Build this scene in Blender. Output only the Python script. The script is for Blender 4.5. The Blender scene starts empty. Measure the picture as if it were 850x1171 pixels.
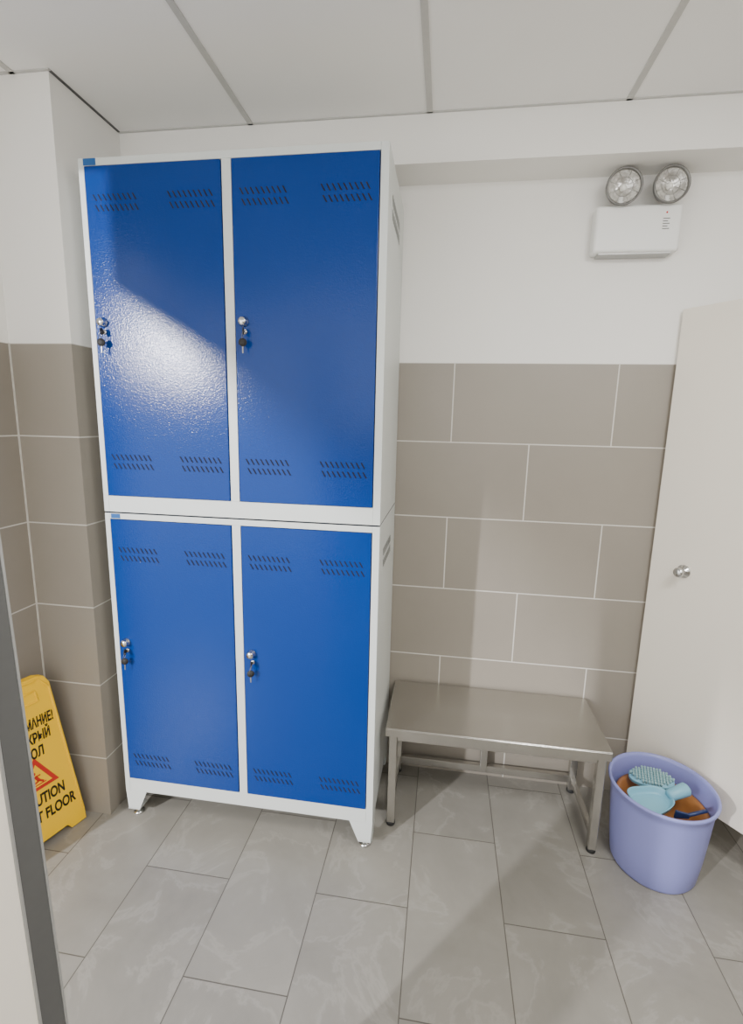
import bpy, bmesh, math, random
from mathutils import Vector, Matrix
random.seed(4)
S=bpy.context.scene
COL=S.collection

# ---------------------------------------------------------------- materials
def srgb(r,g,b):
    def f(c):
        c/=255.0
        return c/12.92 if c<=0.04045 else ((c+0.055)/1.055)**2.4
    return (f(r),f(g),f(b),1.0)
def new_mat(name):
    m=bpy.data.materials.new(name); m.use_nodes=True
    nt=m.node_tree; b=nt.nodes['Principled BSDF']
    return m,nt,b
def N(nt,t,**k):
    n=nt.nodes.new(t)
    for a,v in k.items(): setattr(n,a,v)
    return n
def mth(nt,op,a,b=None,c=None):
    n=nt.nodes.new('ShaderNodeMath'); n.operation=op
    for i,v in enumerate((a,b,c)):
        if v is None: continue
        if isinstance(v,(int,float)): n.inputs[i].default_value=v
        else: nt.links.new(v,n.inputs[i])
    return n.outputs[0]
def mixc(nt,f,a,b):
    n=nt.nodes.new('ShaderNodeMix'); n.data_type='RGBA'
    for i,v in ((0,f),(6,a),(7,b)):
        if isinstance(v,(int,float)): n.inputs[i].default_value=v
        elif isinstance(v,tuple): n.inputs[i].default_value=v
        else: nt.links.new(v,n.inputs[i])
    return n.outputs[2]
def bump(nt,b,h,strength,dist=0.002):
    n=nt.nodes.new('ShaderNodeBump'); n.inputs['Strength'].default_value=strength
    n.inputs['Distance'].default_value=dist
    nt.links.new(h,n.inputs['Height']); nt.links.new(n.outputs[0],b.inputs['Normal'])
def noise(nt,scale,detail=3,rough=0.5,vec=None,dist=0.0):
    n=nt.nodes.new('ShaderNodeTexNoise'); n.inputs['Scale'].default_value=scale
    n.inputs['Detail'].default_value=detail; n.inputs['Roughness'].default_value=rough
    n.inputs['Distortion'].default_value=dist
    if vec is None:
        tc=nt.nodes.new('ShaderNodeTexCoord'); vec=tc.outputs['Object']
    nt.links.new(vec,n.inputs['Vector']); return n.outputs['Fac']
def simple(name,col,rough=0.5,metal=0.0,nscale=60,var=0.06,bmp=0.0,bscale=300,coat=0.0):
    m,nt,b=new_mat(name)
    f=noise(nt,nscale,2)
    c2=tuple(max(0,x*(1-var*2)) for x in col[:3])+(1,)
    nt.links.new(mixc(nt,f,col,c2),b.inputs['Base Color'])
    b.inputs['Roughness'].default_value=rough; b.inputs['Metallic'].default_value=metal
    b.inputs['Coat Weight'].default_value=coat
    if bmp: bump(nt,b,noise(nt,bscale,2),bmp,0.001)
    return m

T=1.7687; H=0.3048; W=0.603
def tile_wall_mat(name,axis,u0,c_tile,c_grout,c_paint,joints=True):
    m,nt,b=new_mat(name)
    tc=N(nt,'ShaderNodeTexCoord'); sp=N(nt,'ShaderNodeSeparateXYZ'); nt.links.new(tc.outputs['Object'],sp.inputs[0])
    U=sp.outputs[axis]; Z=sp.outputs[2]
    kk=mth(nt,'DIVIDE',mth(nt,'SUBTRACT',T,Z),H)
    row=mth(nt,'FLOOR',kk); fr=mth(nt,'FRACT',kk)
    par=mth(nt,'ABSOLUTE',mth(nt,'MODULO',row,2.0))
    uu=mth(nt,'ADD',mth(nt,'DIVIDE',mth(nt,'SUBTRACT',U,u0),W),mth(nt,'MULTIPLY',par,0.5))
    fu=mth(nt,'FRACT',mth(nt,'ADD',uu,50.0)); cu=mth(nt,'FLOOR',mth(nt,'ADD',uu,50.0))
    g=0.0022
    eh=mth(nt,'MINIMUM',fr,mth(nt,'SUBTRACT',1.0,fr)); eh=mth(nt,'MULTIPLY',eh,H)
    mh=mth(nt,'LESS_THAN',eh,g)
    if joints:
        eu=mth(nt,'MULTIPLY',mth(nt,'MINIMUM',fu,mth(nt,'SUBTRACT',1.0,fu)),W)
        mask=mth(nt,'MAXIMUM',mh,mth(nt,'LESS_THAN',eu,g))
    else: mask=mh
    cv=N(nt,'ShaderNodeCombineXYZ'); nt.links.new(cu,cv.inputs[0]); nt.links.new(row,cv.inputs[1])
    wn=N(nt,'ShaderNodeTexWhiteNoise'); nt.links.new(cv.outputs[0],wn.inputs['Vector'])
    n1=noise(nt,2.2,5,0.6); n2=noise(nt,160,3,0.6)
    dark=tuple(x*0.86 for x in c_tile[:3])+(1,); lite=tuple(min(1,x*1.1) for x in c_tile[:3])+(1,)
    base=mixc(nt,n1,dark,lite)
    base=mixc(nt,mth(nt,'MULTIPLY',n2,0.25),base,dark)
    base=mixc(nt,mth(nt,'MULTIPLY',wn.outputs['Value'],0.18),base,lite)
    tile=mixc(nt,mask,base,c_grout)
    ptop=mth(nt,'GREATER_THAN',Z,T)
    pn=noise(nt,3.0,4,0.6)
    pdark=tuple(x*0.95 for x in c_paint[:3])+(1,)
    paint=mixc(nt,pn,c_paint,pdark)
    nt.links.new(mixc(nt,ptop,tile,paint),b.inputs['Base Color'])
    r=mth(nt,'ADD',0.42,mth(nt,'MULTIPLY',ptop,0.4)); r=mth(nt,'ADD',r,mth(nt,'MULTIPLY',mask,0.3))
    nt.links.new(mth(nt,'MINIMUM',r,0.95),b.inputs['Roughness'])
    hh=mth(nt,'SUBTRACT',1.0,mask); hh=mth(nt,'MULTIPLY',hh,mth(nt,'SUBTRACT',1.0,ptop))
    hp=mth(nt,'MULTIPLY',noise(nt,220,3),0.15)
    bump(nt,b,mth(nt,'ADD',hh,hp),0.35,0.0015)
    return m
C_TILE=srgb(146,139,128); C_GROUT=srgb(206,202,194); C_PAINT=srgb(241,239,234)
M_back=tile_wall_mat('back_wall_tiles',0,0.0,C_TILE,C_GROUT,C_PAINT)
M_left=tile_wall_mat('left_wall_tiles',1,-0.30,C_TILE,C_GROUT,C_PAINT)
M_pil=tile_wall_mat('corner_column_tiles',0,0.0,srgb(150,143,132),C_GROUT,C_PAINT,joints=False)

def floor_mat():
    m,nt,b=new_mat('floor_tiles')
    tc=N(nt,'ShaderNodeTexCoord'); sp=N(nt,'ShaderNodeSeparateXYZ'); nt.links.new(tc.outputs['Object'],sp.inputs[0])
    X=sp.outputs[0]; Y=sp.outputs[1]
    a=mth(nt,'DIVIDE',mth(nt,'ADD',X,0.9796+0.303*20),0.303)
    ci=mth(nt,'FLOOR',a); fa=mth(nt,'FRACT',a)
    par=mth(nt,'MODULO',ci,2.0)
    v=mth(nt,'ADD',mth(nt,'DIVIDE',mth(nt,'ADD',Y,0.67+0.605*20),0.605),mth(nt,'MULTIPLY',par,0.5))
    cj=mth(nt,'FLOOR',v); fv=mth(nt,'FRACT',v)
    ea=mth(nt,'MULTIPLY',mth(nt,'MINIMUM',fa,mth(nt,'SUBTRACT',1.0,fa)),0.303)
    ev=mth(nt,'MULTIPLY',mth(nt,'MINIMUM',fv,mth(nt,'SUBTRACT',1.0,fv)),0.605)
    mask=mth(nt,'LESS_THAN',mth(nt,'MINIMUM',ea,ev),0.0016)
    cv=N(nt,'ShaderNodeCombineXYZ'); nt.links.new(ci,cv.inputs[0]); nt.links.new(cj,cv.inputs[1])
    wn=N(nt,'ShaderNodeTexWhiteNoise'); nt.links.new(cv.outputs[0],wn.inputs['Vector'])
    # shift the stone pattern per tile
    off=N(nt,'ShaderNodeVectorMath',operation='SCALE'); nt.links.new(wn.outputs['Color'],off.inputs[0]); off.inputs['Scale'].default_value=7.0
    ad=N(nt,'ShaderNodeVectorMath',operation='ADD'); nt.links.new(tc.outputs['Object'],ad.inputs[0]); nt.links.new(off.outputs[0],ad.inputs[1])
    n1=noise(nt,3.4,8,0.6,ad.outputs[0],0.5); n2=noise(nt,11.0,6,0.7,ad.outputs[0],0.8)
    vein=mth(nt,'SUBTRACT',1.0,mth(nt,'MINIMUM',mth(nt,'MULTIPLY',mth(nt,'ABSOLUTE',mth(nt,'SUBTRACT',n1,0.54)),40.0),1.0))
    base=mixc(nt,n1,srgb(106,103,96),srgb(160,156,147))
    base=mixc(nt,mth(nt,'MULTIPLY',n2,0.35),base,srgb(106,103,96))
    base=mixc(nt,mth(nt,'MULTIPLY',vein,0.16),base,srgb(188,184,175))
    base=mixc(nt,mth(nt,'MULTIPLY',wn.outputs['Value'],0.18),base,srgb(162,158,148))
    nt.links.new(mixc(nt,mask,base,srgb(86,82,75)),b.inputs['Base Color'])
    nt.links.new(mth(nt,'ADD',0.24,mth(nt,'MULTIPLY',n2,0.2)),b.inputs['Roughness'])
    bump(nt,b,mth(nt,'ADD',mth(nt,'SUBTRACT',1.0,mask),mth(nt,'MULTIPLY',n2,0.15)),0.3,0.0015)
    return m
M_floor=floor_mat()
def ceil_mat():
    m,nt,b=new_mat('mineral_ceiling_panel')
    n1=noise(nt,180,4,0.7); n2=noise(nt,2.0,3)
    c=mixc(nt,n2,srgb(248,247,245),srgb(243,242,239))
    nt.links.new(mixc(nt,mth(nt,'MULTIPLY',n1,0.10),c,srgb(214,213,209)),b.inputs['Base Color'])
    b.inputs['Roughness'].default_value=0.9
    bump(nt,b,n1,0.25,0.001)
    return m
M_ceil=ceil_mat()
M_trim=simple('ceiling_grid_metal',srgb(196,195,191),0.5)
M_paint=simple('white_wall_paint',C_PAINT,0.85,nscale=3,var=0.04,bmp=0.1)
M_blue=simple('blue_powder_coat',srgb(6,52,124),0.15,nscale=5,var=0.03,bmp=0.45,bscale=240)
M_blue.node_tree.nodes['Principled BSDF'].inputs['Specular IOR Level'].default_value=0.24
M_grey=simple('light_grey_powder_coat',srgb(204,208,205),0.45,nscale=5,var=0.02,bmp=0.05,bscale=420)
M_slot=simple('dark_vent_slot',srgb(10,14,28),0.9)
M_chrome=simple('polished_chrome',srgb(215,215,215),0.16,1.0)
def steel():
    m,nt,b=new_mat('brushed_stainless_steel')
    tc=N(nt,'ShaderNodeTexCoord'); mp=N(nt,'ShaderNodeMapping'); nt.links.new(tc.outputs['Object'],mp.inputs[0]); mp.inputs['Scale'].default_value=(4,200,200)
    f=noise(nt,4,4,0.6,mp.outputs[0])
    nt.links.new(mixc(nt,f,srgb(196,193,186),srgb(176,173,166)),b.inputs['Base Color'])
    b.inputs['Metallic'].default_value=0.92
    nt.links.new(mth(nt,'ADD',0.20,mth(nt,'MULTIPLY',f,0.10)),b.inputs['Roughness'])
    return m
M_steel=steel()
M_rub=simple('black_rubber',srgb(34,33,32),0.7)
M_key=simple('dull_key_metal',srgb(140,140,140),0.4,0.9)
M_beige=simple('beige_laminate',srgb(237,230,217),0.42,nscale=2,var=0.02)
M_alu=simple('grey_aluminium',srgb(176,176,174),0.4,0.5)
M_rim=simple('grey_lamp_rim',srgb(120,119,116),0.35,0.4)
M_dark=simple('dark_grey_gasket_shadow_gap',srgb(86,86,85),0.6)
M_white=simple('white_plastic',srgb(234,234,231),0.4,nscale=4,var=0.02)
M_yel=simple('yellow_plastic',srgb(255,202,0),0.4,nscale=6,var=0.01)
M_blk=simple('black_print',srgb(14,12,10),0.5)
M_red=simple('red_print',srgb(206,40,22),0.5)
M_lav=simple('lavender_plastic',srgb(138,142,202),0.38,nscale=6,var=0.03)
M_teal=simple('aqua_plastic',srgb(128,186,206),0.38,nscale=8,var=0.04)
M_teal2=simple('pale_aqua_bristles',srgb(160,196,200),0.8,nscale=300,var=0.2)
M_org=simple('orange_plastic',srgb(158,104,52),0.45,nscale=8,var=0.05)
M_navy=simple('dark_blue_plastic',srgb(28,44,84),0.4)
M_lblue=simple('blue_sticker',srgb(20,86,150),0.4)
M_bulb=simple('pearl_bulb',srgb(250,248,240),0.25)
def reflector():
    m,nt,b=new_mat('faceted_reflector')
    tc=N(nt,'ShaderNodeTexCoord'); v=N(nt,'ShaderNodeTexVoronoi'); v.inputs['Scale'].default_value=80
    nt.links.new(tc.outputs['Object'],v.inputs['Vector'])
    nt.links.new(mixc(nt,v.outputs['Distance'],srgb(250,249,246),srgb(205,203,198)),b.inputs['Base Color'])
    b.inputs['Metallic'].default_value=0.7; b.inputs['Roughness'].default_value=0.25
    bump(nt,b,v.outputs['Distance'],0.6,0.003)
    return m
M_refl=reflector()

# ---------------------------------------------------------------- mesh helpers
def box(bm,x0,x1,y0,y1,z0,z1,mi=0):
    vs=[bm.verts.new(p) for p in [(x0,y0,z0),(x1,y0,z0),(x1,y1,z0),(x0,y1,z0),(x0,y0,z1),(x1,y0,z1),(x1,y1,z1),(x0,y1,z1)]]
    for f in [(0,3,2,1),(4,5,6,7),(0,1,5,4),(1,2,6,5),(2,3,7,6),(3,0,4,7)]:
        bm.faces.new([vs[i] for i in f]).material_index=mi
    return vs
def prism(bm,pts,y0,y1,mi=0):
    """polygon pts in xz extruded along y"""
    a=[bm.verts.new((x,y0,z)) for x,z in pts]; b=[bm.verts.new((x,y1,z)) for x,z in pts]
    n=len(pts)
    f=bm.faces.new(a); f.material_index=mi
    f=bm.faces.new(b[::-1]); f.material_index=mi
    for i in range(n):
        f=bm.faces.new([a[i],b[i],b[(i+1)%n],a[(i+1)%n]]); f.material_index=mi
def lathe(bm,prof,seg=48,mi=0,M=None,closed=False,smooth=True):
    rings=[]
    for r,z in prof:
        if r<1e-6:
            rings.append([bm.verts.new((0,0,z))])
        else:
            rings.append([bm.verts.new((r*math.cos(2*math.pi*i/seg),r*math.sin(2*math.pi*i/seg),z)) for i in range(seg)])
    allv=[v for r in rings for v in r]
    pairs=list(zip(rings,rings[1:]))
    if closed: pairs.append((rings[-1],rings[0]))
    for A,B in pairs:
        for i in range(seg):
            j=(i+1)%seg
            if len(A)==1 and len(B)==1: continue
            if len(A)==1: vs=[A[0],B[i],B[j]]
            elif len(B)==1: vs=[A[i],A[j],B[0]]
            else: vs=[A[i],A[j],B[j],B[i]]
            f=bm.faces.new(vs); f.material_index=mi; f.smooth=smooth
    if M is not None:
        for v in allv: v.co=M@v.co
    return allv
def orient(p,d,up=(0,0,1)):
    z=Vector(d).normalized(); u=Vector(up)
    if abs(z.dot(u))>0.98: u=Vector((0,1,0))
    x=u.cross(z).normalized(); y=z.cross(x)
    R=Matrix((x,y,z)).transposed().to_4x4(); R.translation=Vector(p); return R
def cyl(bm,p0,p1,r,seg=20,mi=0,r2=None,bev=0.0):
    p0=Vector(p0); p1=Vector(p1); L=(p1-p0).length; r2=r if r2 is None else r2
    b=min(bev,r*0.9,L*0.4)
    prof=[(0,0)]+([(r-b,0),(r,b)] if b else [(r,0)])+([(r2,L-b),(r2-b,L)] if b else [(r2,L)])+[(0,L)]
    lathe(bm,prof,seg,mi,orient(p0,p1-p0))
def mk(name,bm,mats,parent=None,loc=(0,0,0),bevel=0.0,segs=2,label=None,cat=None,kind=None,mat=None,smooth=False,group=None):
    bmesh.ops.recalc_face_normals(bm,faces=bm.faces[:])
    me=bpy.data.meshes.new(name); bm.to_mesh(me); bm.free()
    for m in mats: me.materials.append(m)
    o=bpy.data.objects.new(name,me); COL.objects.link(o)
    if parent: o.parent=parent
    if mat is not None: o.matrix_basis=mat
    else: o.location=loc
    if bevel:
        md=o.modifiers.new('bevel','BEVEL'); md.width=bevel; md.segments=segs; md.limit_method='ANGLE'; md.angle_limit=math.radians(40)
    if label: o['label']=label
    if cat: o['category']=cat
    if kind: o['kind']=kind
    if group: o['group']=group
    return o
def empty(name,loc,label,cat,rot=None,mat=None,group=None):
    o=bpy.data.objects.new(name,None); COL.objects.link(o); o.empty_display_size=0.05
    if mat is not None: o.matrix_basis=mat
    else: o.location=loc
    o['label']=label; o['category']=cat
    if group: o['group']=group
    return o
def B(): return bmesh.new()

# ---------------------------------------------------------------- room shell
XL=-1.48; XP=-1.2493; YP=-0.4855; XR=1.75; YF=-3.2; HC=2.5497; BD=0.1572; BZ=2.3989
bm=B(); box(bm,-4.2,XR,-5.0,0.1,-0.08,0); mk('floor',bm,[M_floor],kind='structure')
bm=B(); box(bm,XL-0.3,XR+0.1,0,0.1,0,2.75); mk('wall_back',bm,[M_back],kind='structure')
bm=B(); box(bm,XL,XP,YP,0,0,HC); mk('wall_corner',bm,[M_pil],kind='structure')
bm=B(); box(bm,XL-0.03,XL,-1.03,-0.0,0,HC); box(bm,XL-0.03,XL,YF,-1.03,2.28,HC); mk('wall_left',bm,[M_left],kind='structure')
bm=B(); box(bm,XR,XR+0.1,YF,0,0,2.75); mk('wall_right',bm,[M_left],kind='structure')
bm=B(); box(bm,-1.0,XR,YF-0.08,YF,0,1.40); mk('low_light_blocker',bm,[M_pil],kind='structure')  # unseen half-height wall, added to keep light off the lower room
bm=B(); box(bm,XL-0.03,XR,YF,0,HC,HC+0.05); mk('ceiling',bm,[M_ceil],kind='structure')
bm=B(); box(bm,XP,XR,-BD,0,BZ,HC); mk('trim_1',bm,[M_paint],kind='structure')
# unseen board added to cut the lamp's light into a diagonal edge
hdv=Vector((0.358,0.934,0)).normalized(); hnv=Vector((-hdv.y,hdv.x,0))
Mh=Matrix((hdv,hnv,Vector((0,0,1)))).transposed().to_4x4(); Mh.translation=Vector((-1.77,-2.01,2.05))
bm=B(); box(bm,-2.5,0.45,0,0.03,0,0.75); mk('diagonal_light_blocker',bm,[M_paint],mat=Mh,kind='structure')
# suspended ceiling grid
k=2
for i in range(-1,5):
    x=-0.747+0.6215*i
    if x<XL or x>XR: continue
    bm=B(); box(bm,x-0.0095,x+0.0095,YF,-BD if x>XP else YP,HC-0.003,HC); mk('trim_%d'%k,bm,[M_trim],kind='structure'); k+=1
for y in (-BD-0.6215,-BD-1.243,-BD-1.8645):
    bm=B(); box(bm,XL,XR,y-0.0095,y+0.0095,HC-0.0035,HC); mk('trim_%d'%k,bm,[M_trim],kind='structure'); k+=1
bm=B(); box(bm,XP,XR,-BD-0.008,-BD,HC-0.003,HC); mk('trim_%d'%k,bm,[M_trim],kind='structure'); k+=1
bm=B(); box(bm,XP,XP+0.008,YP,-BD-0.008,HC-0.003,HC); mk('trim_%d'%k,bm,[M_dark],kind='structure'); k+=1  # dark strip coloured in for the shadow gap between ceiling and column
bm=B(); box(bm,XL,XP+0.008,YP-0.010,YP,HC-0.003,HC); mk('trim_%d'%k,bm,[M_trim],kind='structure'); k+=1
M_grout=simple('corner_grout',C_GROUT,0.8)
bm=B(); box(bm,XL,XL+0.004,YP-0.004,YP,0,T); mk('trim_%d'%k,bm,[M_grout],kind='structure'); k+=1

# ---------------------------------------------------------------- locker
LX1=-0.216; LW=0.965; LX0=LX1-LW; LYF=-0.479; LD=0.474; ZT=2.312; ZJ=1.209; ZB=0.115
loc=empty('locker',(( LX0+LX1)/2,LYF+LD/2,0),'tall four-door metal locker, blue doors in light grey frame','locker')
ox,oy=(LX0+LX1)/2,LYF+LD/2
hw=LW/2; hd=LD/2
ml,mr,mc=0.019,0.024,0.030
dw=(LW-ml-mr-mc)/2
bm=B()
th=0.004
for (z0,z1,mb,mt) in ((ZB,ZJ-0.0025,0.055,0.020),(ZJ+0.0025,ZT,0.056,0.022)):
    box(bm,-hw,-hw+ml,-hd,-hd+0.02,z0,z1)           # left stile
    box(bm,hw-mr,hw,-hd,-hd+0.02,z0,z1)             # right stile
    box(bm,-hw+ml,hw-mr,-hd,-hd+0.02,z0,z0+mb)      # bottom rail
    box(bm,-hw+ml,hw-mr,-hd,-hd+0.02,z1-mt,z1)      # top rail
    box(bm,-hw+ml+dw,-hw+ml+dw+mc,-hd,-hd+0.02,z0+mb,z1-mt)  # centre post
    box(bm,-hw,-hw+th,-hd+0.02,hd,z0,z1); box(bm,hw-th,hw,-hd+0.02,hd,z0,z1)
    box(bm,-hw+th,hw-th,-hd+0.02,hd,z0,z0+th); box(bm,-hw+th,hw-th,-hd+0.02,hd,z1-th,z1)
    box(bm,-hw+th,hw-th,hd-th,hd,z0+th,z1-th)
    box(bm,-hw+ml+dw+mc/2-0.002,-hw+ml+dw+mc/2+0.002,-hd+0.02,hd-th,z0+th,z1-th)
    # vent slots in both side panels
    for sx,xx in ((1,hw),(-1,-hw)):
        for rr in (0,1):
            for i in range(9):
                yc=-0.125+i*0.026; zz=z1-0.13+(rr-0.5)*0.040
                a=[(yc-0.011,zz+0.014),(yc-0.001,zz+0.014),(yc+0.011,zz-0.014),(yc+0.001,zz-0.014)]
                vs=[bm.verts.new((xx+sx*0.0006,p,q)) for p,q in a]
                bm.faces.new(vs).material_index=1
box(bm,-hw+0.001,hw-0.001,-hd+0.004,hd-0.002,ZJ-0.003,ZJ+0.003,1)
mk('body',bm,[M_grey,M_slot],parent=loc,bevel=0.0012,segs=2)
# doors
def door(zb,zt,xl,voff_top,voff_bot,hinge):
    w=dw-0.005; h=zt-zb
    bm=B(); box(bm,0,w,-0.003,0.018,0,h)
    for zc in (h-voff_top,voff_bot):
        for gx in (0.022,w-0.022-0.150):
            for rr in (0,1):
                for i in range(9):
                    x=gx+i*0.0165+ (0.006 if rr==0 else 0); z=zc+(rr-0.5)*0.030
                    a=[(x,z+0.0095),(x+0.005,z+0.0095),(x+0.016,z-0.0095),(x+0.011,z-0.0095)]
                    vs=[bm.verts.new((p,-0.0036,q)) for p,q in a]
                    bm.faces.new(vs).material_index=1
    d=mk('door',bm,[M_blue,M_slot],parent=loc,loc=(xl-ox+0.0025,-hd,zb),bevel=0.0015,label='blue powder-coated door with slanted vent slots')
    lz=h*0.553
    bm=B()
    p=Vector((0.028,-0.003,lz))
    lathe(bm,[(0,0),(0.016,0),(0.016,0.003),(0.0125,0.006),(0.0125,0.016),(0.0105,0.020),(0,0.020)],28,0,orient(p,(0,-1,0)))
    lathe(bm,[(0,0),(0.0075,0),(0.0075,0.006),(0,0.006)],20,0,orient(p+Vector((0.004,0,-0.030)),(0,-1,0)))
    mk('lock',bm,[M_chrome],parent=d,label='round chrome cam lock')
    bm=B()
    kz=lz-0.030
    lathe(bm,[(0,-0.001),(0.011,-0.001),(0.011,0.001),(0,0.001)],20,1,orient((0.033,-0.022,kz),(1,0.2,0)))
    box(bm,0.0320,0.0340,-0.016,-0.006,kz-0.003,kz+0.003,1)
    for t in range(20):
        a=2*math.pi*t/20; b2=2*math.pi*(t+1)/20
        cyl(bm,(0.034+0.0035*math.sin(a),-0.028+0.006*math.cos(a),kz-0.012+0.011*math.sin(a)),(0.034+0.0035*math.sin(b2),-0.028+0.006*math.cos(b2),kz-0.012+0.011*math.sin(b2)),0.0009,6,0)
    lathe(bm,[(0,-0.0015),(0.0125,-0.0015),(0.0125,0.0015),(0,0.0015)],20,1,orient((0.032,-0.026,kz-0.034),(0.25,-1,0)))
    box(bm,0.0300,0.0340,-0.0270,-0.0250,kz-0.066,kz-0.044,0)
    mk('key',bm,[M_key,M_rub],parent=d,label='hanging key with dark bow on a ring')
for zb,zt,vt,vb in ((ZJ+0.060,ZT-0.024,0.104,0.117),(ZB+0.057,ZJ-0.024,0.122,0.085)):
    for xl in (LX0+ml,LX0+ml+dw+mc):
        door(zb,zt,xl,vt,vb,0)
# feet
for sx in (-1,1):
    for sy in (-1,1):
        bm=B()
        x0=sx*hw; x1=sx*(hw-0.085); y=-hd+0.001 if sy<0 else hd-0.001
        x3=sx*(hw-0.052)
        prism(bm,[(x0,ZB),(x1,ZB),(x3,0.035),(x0-sx*0.006,0.035)],y,y-sy*0.003)
        bm2=[( y,ZB),(y-sy*0.085,ZB),(y-sy*0.05,0.035),(y-sy*0.006,0.035)]
        a=[bm.verts.new((x0-sx*0.001,p,q)) for p,q in bm2]; b=[bm.verts.new((x0-sx*0.004,p,q)) for p,q in bm2]
        bm.faces.new(a); bm.faces.new(b[::-1])
        for i in range(4): bm.faces.new([a[i],b[i],b[(i+1)%4],a[(i+1)%4]])
        box(bm,min(x0-sx*0.004,x3),max(x0-sx*0.004,x3),min(y,y-sy*0.05),max(y,y-sy*0.05),0.032,0.036)
        cx=x0-sx*0.030; cy=y-sy*0.028
        lathe(bm,[(0,0),(0.020,0),(0.021,0.004),(0.016,0.009),(0.006,0.011),(0.005,0.034),(0,0.034)],24,1,Matrix.Translation((cx,cy,0)))
        mk('foot',bm,[M_grey,M_chrome],parent=loc,label='tapered bracket foot with round levelling pad')
bm=B(); box(bm,0,0.042,-0.0008,0.0,0,0.019)
mk('nameplate',bm,[M_lblue],parent=loc,loc=(-hw+0.018,-hd-0.0002,ZT-0.021),label='small blue maker sticker')
bm=B(); box(bm,0,0.034,-0.0008,0.0,0,0.016)
mk('nameplate',bm,[M_lblue],parent=loc,loc=(-hw+0.024,-hd-0.0002,ZJ-0.020),label='small blue maker sticker')

# ---------------------------------------------------------------- bench
bx0,bx1,by0,by1,bz=-0.190,0.608,-0.363,-0.012,0.422
bc=((bx0+bx1)/2,(by0+by1)/2)
be=empty('bench',(bc[0],bc[1],0),'low stainless steel bench on square tube legs','bench')
w=(bx1-bx0)/2; d=(by1-by0)/2
bm=B(); box(bm,-w,w,-d,d,bz-0.004,bz)
box(bm,-w,w,-d,-d+0.003,bz-0.034,bz-0.004); box(bm,-w,w,d-0.003,d,bz-0.034,bz-0.004)
box(bm,-w,-w+0.003,-d+0.003,d-0.003,bz-0.034,bz-0.004); box(bm,w-0.003,w,-d+0.003,d-0.003,bz-0.034,bz-0.004)
mk('seat',bm,[M_steel],parent=be,bevel=0.0025,segs=3,label='brushed steel seat panel with folded edge')
t=0.0145; lx=w-0.028; ly=d-0.024
for px,py in ((-lx,-ly),(lx,-ly),(-lx,ly),(lx,ly),(0,ly)):
    bm=B(); zb0=0.014 if px else 0.055
    box(bm,px-t,px+t,py-t,py+t,zb0,bz-0.006)
    mk('leg',bm,[M_steel],parent=be,bevel=0.002)
    if px:
        bm=B(); lathe(bm,[(0,0),(0.016,0),(0.017,0.004),(0.0155,0.016),(0,0.016)],20,0,Matrix.Translation((px,py,0)))
        mk('leg_cap',bm,[M_rub],parent=be,label='black rubber leg cap')
bm=B()
box(bm,-lx+t,lx-t,ly-0.011,ly+0.011,0.046,0.078)
mk('rail',bm,[M_steel],parent=be,bevel=0.002)
bm=B(); box(bm,-lx+t,lx-t,-ly-0.011,-ly+0.011,bz-0.056,bz-0.030); mk('rail',bm,[M_steel],parent=be,bevel=0.002)
for sx in (-1,1):
    bm=B(); box(bm,sx*lx-0.010,sx*lx+0.010,-ly+t,ly-t,0.055,0.078); mk('rail',bm,[M_steel],parent=be,bevel=0.002)

# ---------------------------------------------------------------- emergency light
em=empty('emergency_light',(0.595,0,2.135),'white wall-mounted emergency light with two round lamp heads','emergency light')
bm=B()
box(bm,-0.140,0.140,-0.058,0,0,0.150)
mk('housing',bm,[M_white],parent=em,bevel=0.010,segs=4)
bm=B()
box(bm,0.070,0.106,-0.0584,-0.0575,0.055,0.132,3)
for i in range(5): box(bm,0.078,0.100-(i%2)*0.006,-0.0588,-0.058,0.070+i*0.008,0.0725+i*0.008)
lathe(bm,[(0,0),(0.003,0),(0.003,0.002),(0,0.002)],12,1,orient((0.088,-0.058,0.122),(0,-1,0)))
mk('indicator_panel',bm,[M_dark,M_red,M_alu,M_white],parent=em,label='tiny printed marks and red indicator')
bm=B(); box(bm,-0.120,0.120,-0.050,-0.004,-0.006,0.002); mk('base_plate',bm,[M_alu],parent=em,bevel=0.002)
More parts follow.
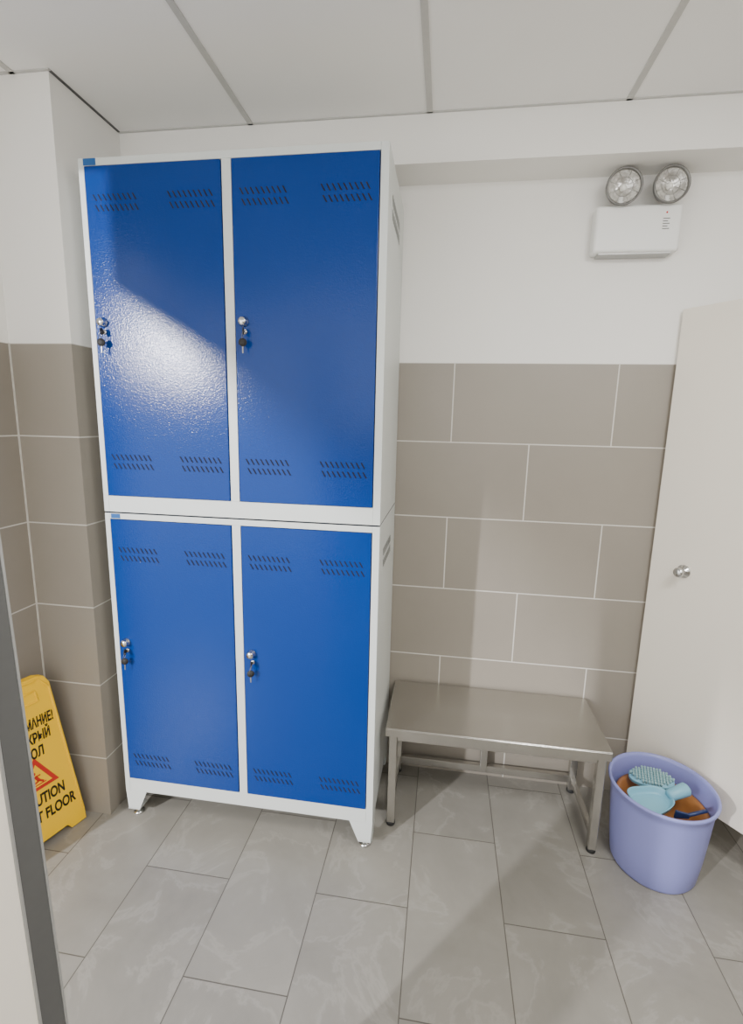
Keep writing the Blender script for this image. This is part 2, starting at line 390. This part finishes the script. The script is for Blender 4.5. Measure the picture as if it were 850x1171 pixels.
for lxp,dirv in ((-0.062,(-0.10,-1,-0.10)),(0.086,(0.02,-1,-0.06))):
    c=Vector((lxp,-0.065,0.202)); D=Vector(dirv).normalized()
    M=orient(c,D)@Matrix.Scale(0.95,4)
    bm=B()
    lathe(bm,[(0,-0.046),(0.028,-0.044),(0.046,-0.030),(0.056,-0.008),(0.060,0.004),(0.061,0.014),(0.057,0.016),(0.053,0.012),(0.053,0.006)],40,0,M)
    he=mk('lamp_head',bm,[M_rim],parent=em,label='round grey lamp head with rim')
    bm=B(); lathe(bm,[(0.054,0.008),(0.050,-0.001),(0.040,-0.011),(0.026,-0.019),(0.012,-0.023),(0,-0.023)],40,0,M)
    mk('reflector',bm,[M_refl],parent=he)
    bm=B(); lathe(bm,[(0,0.006),(0.008,0.003),(0.012,-0.006),(0.010,-0.014),(0.006,-0.022),(0,-0.022)],20,0,M)
    for a in range(8):
        an=math.pi/8+a*math.pi/4
        p0=M@Vector((0.012*math.cos(an),0.012*math.sin(an),0.004)); p1=M@Vector((0.053*math.cos(an),0.053*math.sin(an),0.006))
        cyl(bm,p0,p1,0.0007,6,2)
    for t in range(32):
        a=2*math.pi*t/32; b2=2*math.pi*(t+1)/32
        cyl(bm,M@Vector((0.030*math.cos(a),0.030*math.sin(a),0.005)),M@Vector((0.030*math.cos(b2),0.030*math.sin(b2),0.005)),0.0008,6,2)
    mk('bulb',bm,[M_bulb,M_alu,M_rim],parent=he,label='pearl bulb in wire guard')
    bm=B(); cyl(bm,(lxp,-0.045,0.146),(lxp,-0.045,0.162),0.014,20,0)
    cyl(bm,(lxp,-0.045,0.160),(lxp,-0.048,0.178),0.008,16,0)
    mk('swivel_neck',bm,[M_white],parent=em,bevel=0.001)

# ---------------------------------------------------------------- doors of the room
dv=Vector((0.602,-0.798,0)); nv=Vector((0.798,0.602,0))
Md=Matrix((dv,nv,Vector((0,0,1)))).transposed().to_4x4(); Md.translation=Vector((0.789,-0.020,0.172))
bm=B(); box(bm,0,0.66,0,0.020,0,1.782)
d1=mk('door_1',bm,[M_beige],mat=Md,bevel=0.002,kind='structure')
d1['label']='pale beige laminate cubicle door standing ajar'
bm=B()
lathe(bm,[(0,0),(0.024,0),(0.024,0.004),(0.010,0.007),(0.009,0.020),(0.017,0.026),(0.0185,0.036),(0.014,0.043),(0,0.044)],32,0,orient((0.126,0,0.852),(0,-1,0)))
mk('knob',bm,[M_chrome],parent=d1,label='round chrome knob')
# near door leaf (aluminium edge profile, seal, beige panel), hanging slightly out of plumb
dv=Vector((-0.34,-0.94,0)).normalized(); zv=Vector((-0.045,0,1.0)).normalized()
nv=zv.cross(dv).normalized(); zv=dv.cross(nv)
Md=Matrix((dv,nv,zv)).transposed().to_4x4(); Md.translation=Vector((-0.5475,-1.480,0.010))
bm=B(); box(bm,0.030,0.60,-0.010,0.010,0,1.95,0)
box(bm,0,0.030,-0.012,0.012,0,1.95,1); box(bm,-0.004,0.0,-0.012,0.012,0,1.95,2)
box(bm,0.030,0.034,-0.013,0.013,0,1.95,2)
d2=mk('door_2',bm,[M_beige,M_dark,M_alu],mat=Md,bevel=0.0010,kind='structure')

# ---------------------------------------------------------------- bucket and contents
BX,BY=0.788,-0.345
bk=empty('bucket',(BX,BY,0),'round lavender plastic bucket holding cleaning tools','bucket')
bm=B()
lathe(bm,[(0,0.008),(0.116,0.008),(0.124,0.0),(0.132,0.0),(0.138,0.010),(0.147,0.09),(0.154,0.18),(0.160,0.270),(0.161,0.282),(0.164,0.288),(0.168,0.300),(0.171,0.304),(0.172,0.310),(0.168,0.315),(0.163,0.313),(0.159,0.302),(0.156,0.265),(0.150,0.18),(0.143,0.09),(0.132,0.014),(0.126,0.012),(0,0.012)],72,0)
mk('pail',bm,[M_lav],parent=bk)
# orange basin wedged inside
bm=B()
lathe(bm,[(r*0.95,z) for r,z in [(0,0),(0.085,0),(0.092,0.004),(0.128,0.075),(0.146,0.100),(0.153,0.102),(0.154,0.106),(0.146,0.108),(0.138,0.103),(0.122,0.075),(0.086,0.008),(0,0.006)]],56,0,Matrix.Rotation(math.radians(3),4,'Y'))
mk('basin',bm,[M_org],loc=(BX,BY-0.002,0.136),label='orange plastic basin nested inside the lavender bucket',cat='basin')
# aqua dustpan: shallow tray plus fat round handle
dp=empty('dustpan',(BX-0.040,BY-0.030,0.248),'aqua plastic dustpan with thick round handle, in the bucket','dustpan')
dp.rotation_euler=(math.radians(6),math.radians(-4),math.radians(22))
bm=B()
def outline(s,z,x0=0.0):
    P=[]
    for i in range(36):
        a=2*math.pi*i/36; rx=0.070; ry=0.054
        x=rx*math.copysign(abs(math.cos(a))**0.6,math.cos(a)); y=ry*math.copysign(abs(math.sin(a))**0.6,math.sin(a))
        y*=1.0-0.25*(x/rx)
        P.append(bm.verts.new((x*s+x0,y*s,z)))
    return P
R=[outline(0.80,0.0),outline(0.93,0.008),outline(1.0,0.026),outline(1.02,0.028),outline(1.0,0.030),outline(0.93,0.027),outline(0.88,0.012),outline(0.76,0.006)]
bm.faces.new(R[0][::-1]); bm.faces.new(R[-1])
for A,C in zip(R,R[1:]):
    for i in range(36): bm.faces.new([A[i],A[(i+1)%36],C[(i+1)%36],C[i]]).smooth=True
mk('tray',bm,[M_teal],parent=dp)
bm=B(); cyl(bm,(0.062,-0.002,0.024),(0.140,-0.004,0.038),0.019,24,0,r2=0.023,bev=0.007)
mk('handle',bm,[M_teal],parent=dp)
# scrub brush
br=empty('scrub_brush',(BX-0.004,BY+0.074,0.266),'aqua scrubbing brush with pale bristles, resting in the bucket','brush')
br.rotation_euler=(math.radians(18),math.radians(-4),math.radians(-14))
bm=B(); pts=[]
for i in range(32):
    a=2*math.pi*i/32; pts.append((0.074*math.copysign(abs(math.cos(a))**0.75,math.cos(a)),0.034*math.copysign(abs(math.sin(a))**0.85,math.sin(a))))
a=[bm.verts.new((x,y,0)) for x,y in pts]; b=[bm.verts.new((x*1.0,y*1.0,0.014)) for x,y in pts]; c=[bm.verts.new((x*0.8,y*0.7,0.021)) for x,y in pts]
bm.faces.new(a[::-1]); bm.faces.new(c)
for i in range(32):
    j=(i+1)%32
    bm.faces.new([a[i],a[j],b[j],b[i]]); bm.faces.new([b[i],b[j],c[j],c[i]])
mk('brush_back',bm,[M_teal],parent=br,loc=(0,0,0),bevel=0.002)
bm=B()
for i in range(-7,8):
    for j in range(-3,4):
        x=i*0.0094; y=j*0.0090
        if (x/0.070)**2+(y/0.032)**2<0.95:
            cyl(bm,(x,y,0.014),(x*1.05,y*1.08,0.032),0.0034,7,0,r2=0.0040)
mk('bristles',bm,[M_teal2],parent=br,loc=(0,0,0))
# dark scraper
st=empty('scraper',(BX+0.050,BY-0.092,0.258),'dark blue scraper with slim handle lying across the basin','scraper')
bm=B(); cyl(bm,(-0.005,0,0.016),(0.062,0.016,0.030),0.0060,14,0,bev=0.003)
mk('handle',bm,[M_navy],parent=st)
bm=B(); prism(bm,[(-0.045,0.002),(0.0,0.006),(0.002,0.022),(-0.042,0.030)],-0.004,0.004)
mk('blade',bm,[M_navy],parent=st,bevel=0.0015)

# ---------------------------------------------------------------- wet floor sign
ex=Vector((0.30,0.954,0)).normalized(); upv=Vector((-0.058,0.018,0.62)).normalized()
nn=ex.cross(upv).normalized(); upv=nn.cross(ex)
Ms=Matrix((ex,upv,nn)).transposed().to_4x4()
base=Vector((-1.330,-0.518,0.0))-ex*0.15+Vector((0,0,0.004))
Ms.translation=base
sg=empty('wet_floor_sign',None,'yellow folding wet-floor caution sign leaning by tiled wall','floor sign',mat=Ms)
def panel_pts():
    return [(-0.150,0),(-0.150,0.045),(-0.098,0.585),(-0.082,0.615),(-0.055,0.625),(0.055,0.625),(0.082,0.615),(0.098,0.585),(0.150,0.045),(0.150,0),(0.095,0),(0.080,0.022),(-0.080,0.022),(-0.095,0)]
for nm,z0,z1,lab in (('front_panel',-0.010,0.0,'yellow front panel with printed warning'),('back_panel',-0.030,-0.016,'plain yellow rear panel')):
    bm=B(); pts=panel_pts()
    a=[bm.verts.new((x,y,z0)) for x,y in pts]; b=[bm.verts.new((x,y,z1)) for x,y in pts]
    bm.faces.new(a[::-1]); bm.faces.new(b)
    for i in range(len(pts)): j=(i+1)%len(pts); bm.faces.new([a[i],a[j],b[j],b[i]])
    if nm=='front_panel':
        for (p,q) in (((-0.144,0.050),(-0.093,0.570)),((0.144,0.050),(0.093,0.570)),((-0.093,0.570),(-0.06,0.612)),((0.093,0.570),(0.06,0.612)),((-0.06,0.612),(0.06,0.612))):
            cyl(bm,(p[0],p[1],0.0),(q[0],q[1],0.0),0.0045,8,0)
        # moulded grip recess frame near the top
        gp=[(-0.050,0.535),(0.050,0.535),(0.044,0.575),(-0.044,0.575)]
        for i in range(4):
            p=gp[i]; q=gp[(i+1)%4]; cyl(bm,(p[0],p[1],0.0),(q[0],q[1],0.0),0.004,8,0)
    mk(nm,bm,[M_yel],parent=sg,bevel=0.002,label=lab)
bm=B(); cyl(bm,(-0.05,0.612,-0.013),(0.05,0.612,-0.013),0.010,16,0); mk('hinge',bm,[M_yel],parent=sg)
def text(s,size,y,mat,x=0.0,name='lettering',z=0.0006,sx=1.0):
    cu=bpy.data.curves.new('t','FONT'); cu.body=s; cu.size=size; cu.align_x='RIGHT'; cu.extrude=0.0004; cu.offset=0.0016
    o=bpy.data.objects.new('t',cu); COL.objects.link(o)
    dg=bpy.context.evaluated_depsgraph_get(); me=bpy.data.meshes.new_from_object(o.evaluated_get(dg))
    bpy.data.objects.remove(o)
    me.materials.clear(); me.materials.append(mat)
    ob=bpy.data.objects.new(name,me); COL.objects.link(ob); ob.parent=sg; ob.location=(x,y,z); ob.scale=(sx,1,1)
    ob['label']='black printed warning words'
    return ob
text('ВНИМАНИЕ!',0.050,0.446,M_blk,x=0.092,sx=0.49)
text('МОКРЫЙ',0.050,0.392,M_blk,x=0.074,sx=0.54)
text('ПОЛ',0.050,0.338,M_blk,x=0.044,sx=0.60)
text('CAUTION',0.056,0.162,M_blk,x=0.092,sx=0.58)
text('WET FLOOR',0.056,0.100,M_blk,x=0.122,sx=0.60)
# red warning triangle with slipping figure
bm=B()
def tri(r,cy,z,mi):
    vs=[bm.verts.new((0.006+r*math.cos(math.pi/2+i*2*math.pi/3),cy+r*math.sin(math.pi/2+i*2*math.pi/3),z)) for i in range(3)]
    f=bm.faces.new(vs); f.material_index=mi
tri(0.082,0.260,0.0008,0); tri(0.056,0.260,0.0011,1)
def stroke(x0,y0,x1,y1,wd):
    v=Vector((x1-x0,y1-y0,0)); n=Vector((-v.y,v.x,0)).normalized()*wd/2
    P=[Vector((x0,y0,0))+n,Vector((x0,y0,0))-n,Vector((x1,y1,0))-n,Vector((x1,y1,0))+n]
    bm.faces.new([bm.verts.new((p.x+0.006,p.y+0.008,0.0014)) for p in P]).material_index=0
stroke(-0.006,0.266,0.006,0.244,0.010); stroke(0.006,0.246,-0.016,0.238,0.007); stroke(0.006,0.246,0.020,0.234,0.007)
stroke(-0.006,0.264,0.012,0.264,0.005); stroke(-0.006,0.264,-0.018,0.254,0.005); stroke(-0.028,0.231,0.028,0.231,0.004)
bm.faces.new([bm.verts.new((-0.003+0.006*math.cos(a*math.pi/6),0.284+0.006*math.sin(a*math.pi/6),0.0014)) for a in range(12)]).material_index=0
mk('warning_triangle',bm,[M_red,M_yel],parent=sg,label='red triangle with slipping figure')

# ---------------------------------------------------------------- lights
def area(name,loc,target,size,power,col=(1,1,1),sy=None):
    L=bpy.data.lights.new(name,'AREA'); L.energy=power; L.color=col[:3]; L.size=size
    if sy: L.shape='RECTANGLE'; L.size_y=sy
    o=bpy.data.objects.new(name,L); COL.objects.link(o); o.location=loc
    o.rotation_euler=(Vector(target)-Vector(loc)).to_track_quat('-Z','Y').to_euler(); return o
L=bpy.data.lights.new('corridor_lamp','POINT'); L.energy=1150; L.shadow_soft_size=0.05; L.color=(0.96,0.96,1.0)
o=bpy.data.objects.new('corridor_lamp',L); COL.objects.link(o); o.location=(-2.98,-4.25,2.30)
area('overhead_fill_light',(0.85,-1.75,2.53),(0.85,-1.75,0),0.6,44,(1.0,0.99,0.97))  # added soft fill for the whole room, no such fixture in view
wd=bpy.data.worlds.new('world'); S.world=wd; wd.use_nodes=True
bg=wd.node_tree.nodes['Background']; bg.inputs[0].default_value=(1.0,0.992,0.975,1); bg.inputs[1].default_value=3.1

# ---------------------------------------------------------------- camera
y,p,r=0.1439,0.1821,0.0225
fw=Vector((-math.sin(y)*math.cos(p),math.cos(y)*math.cos(p),-math.sin(p)))
rt=Vector((math.cos(y),math.sin(y),0)); up=rt.cross(fw)
rt,up=rt*math.cos(r)+up*math.sin(r),up*math.cos(r)-rt*math.sin(r)
cam=bpy.data.cameras.new('camera'); co=bpy.data.objects.new('camera',cam); COL.objects.link(co)
Mc=Matrix((rt,up,-fw)).transposed().to_4x4(); Mc.translation=Vector((-0.0226,-2.0096,1.5395)); co.matrix_world=Mc
cam.sensor_fit='VERTICAL'; cam.sensor_height=36; cam.lens=564.03*36/1171; cam.clip_start=0.02
S.camera=co
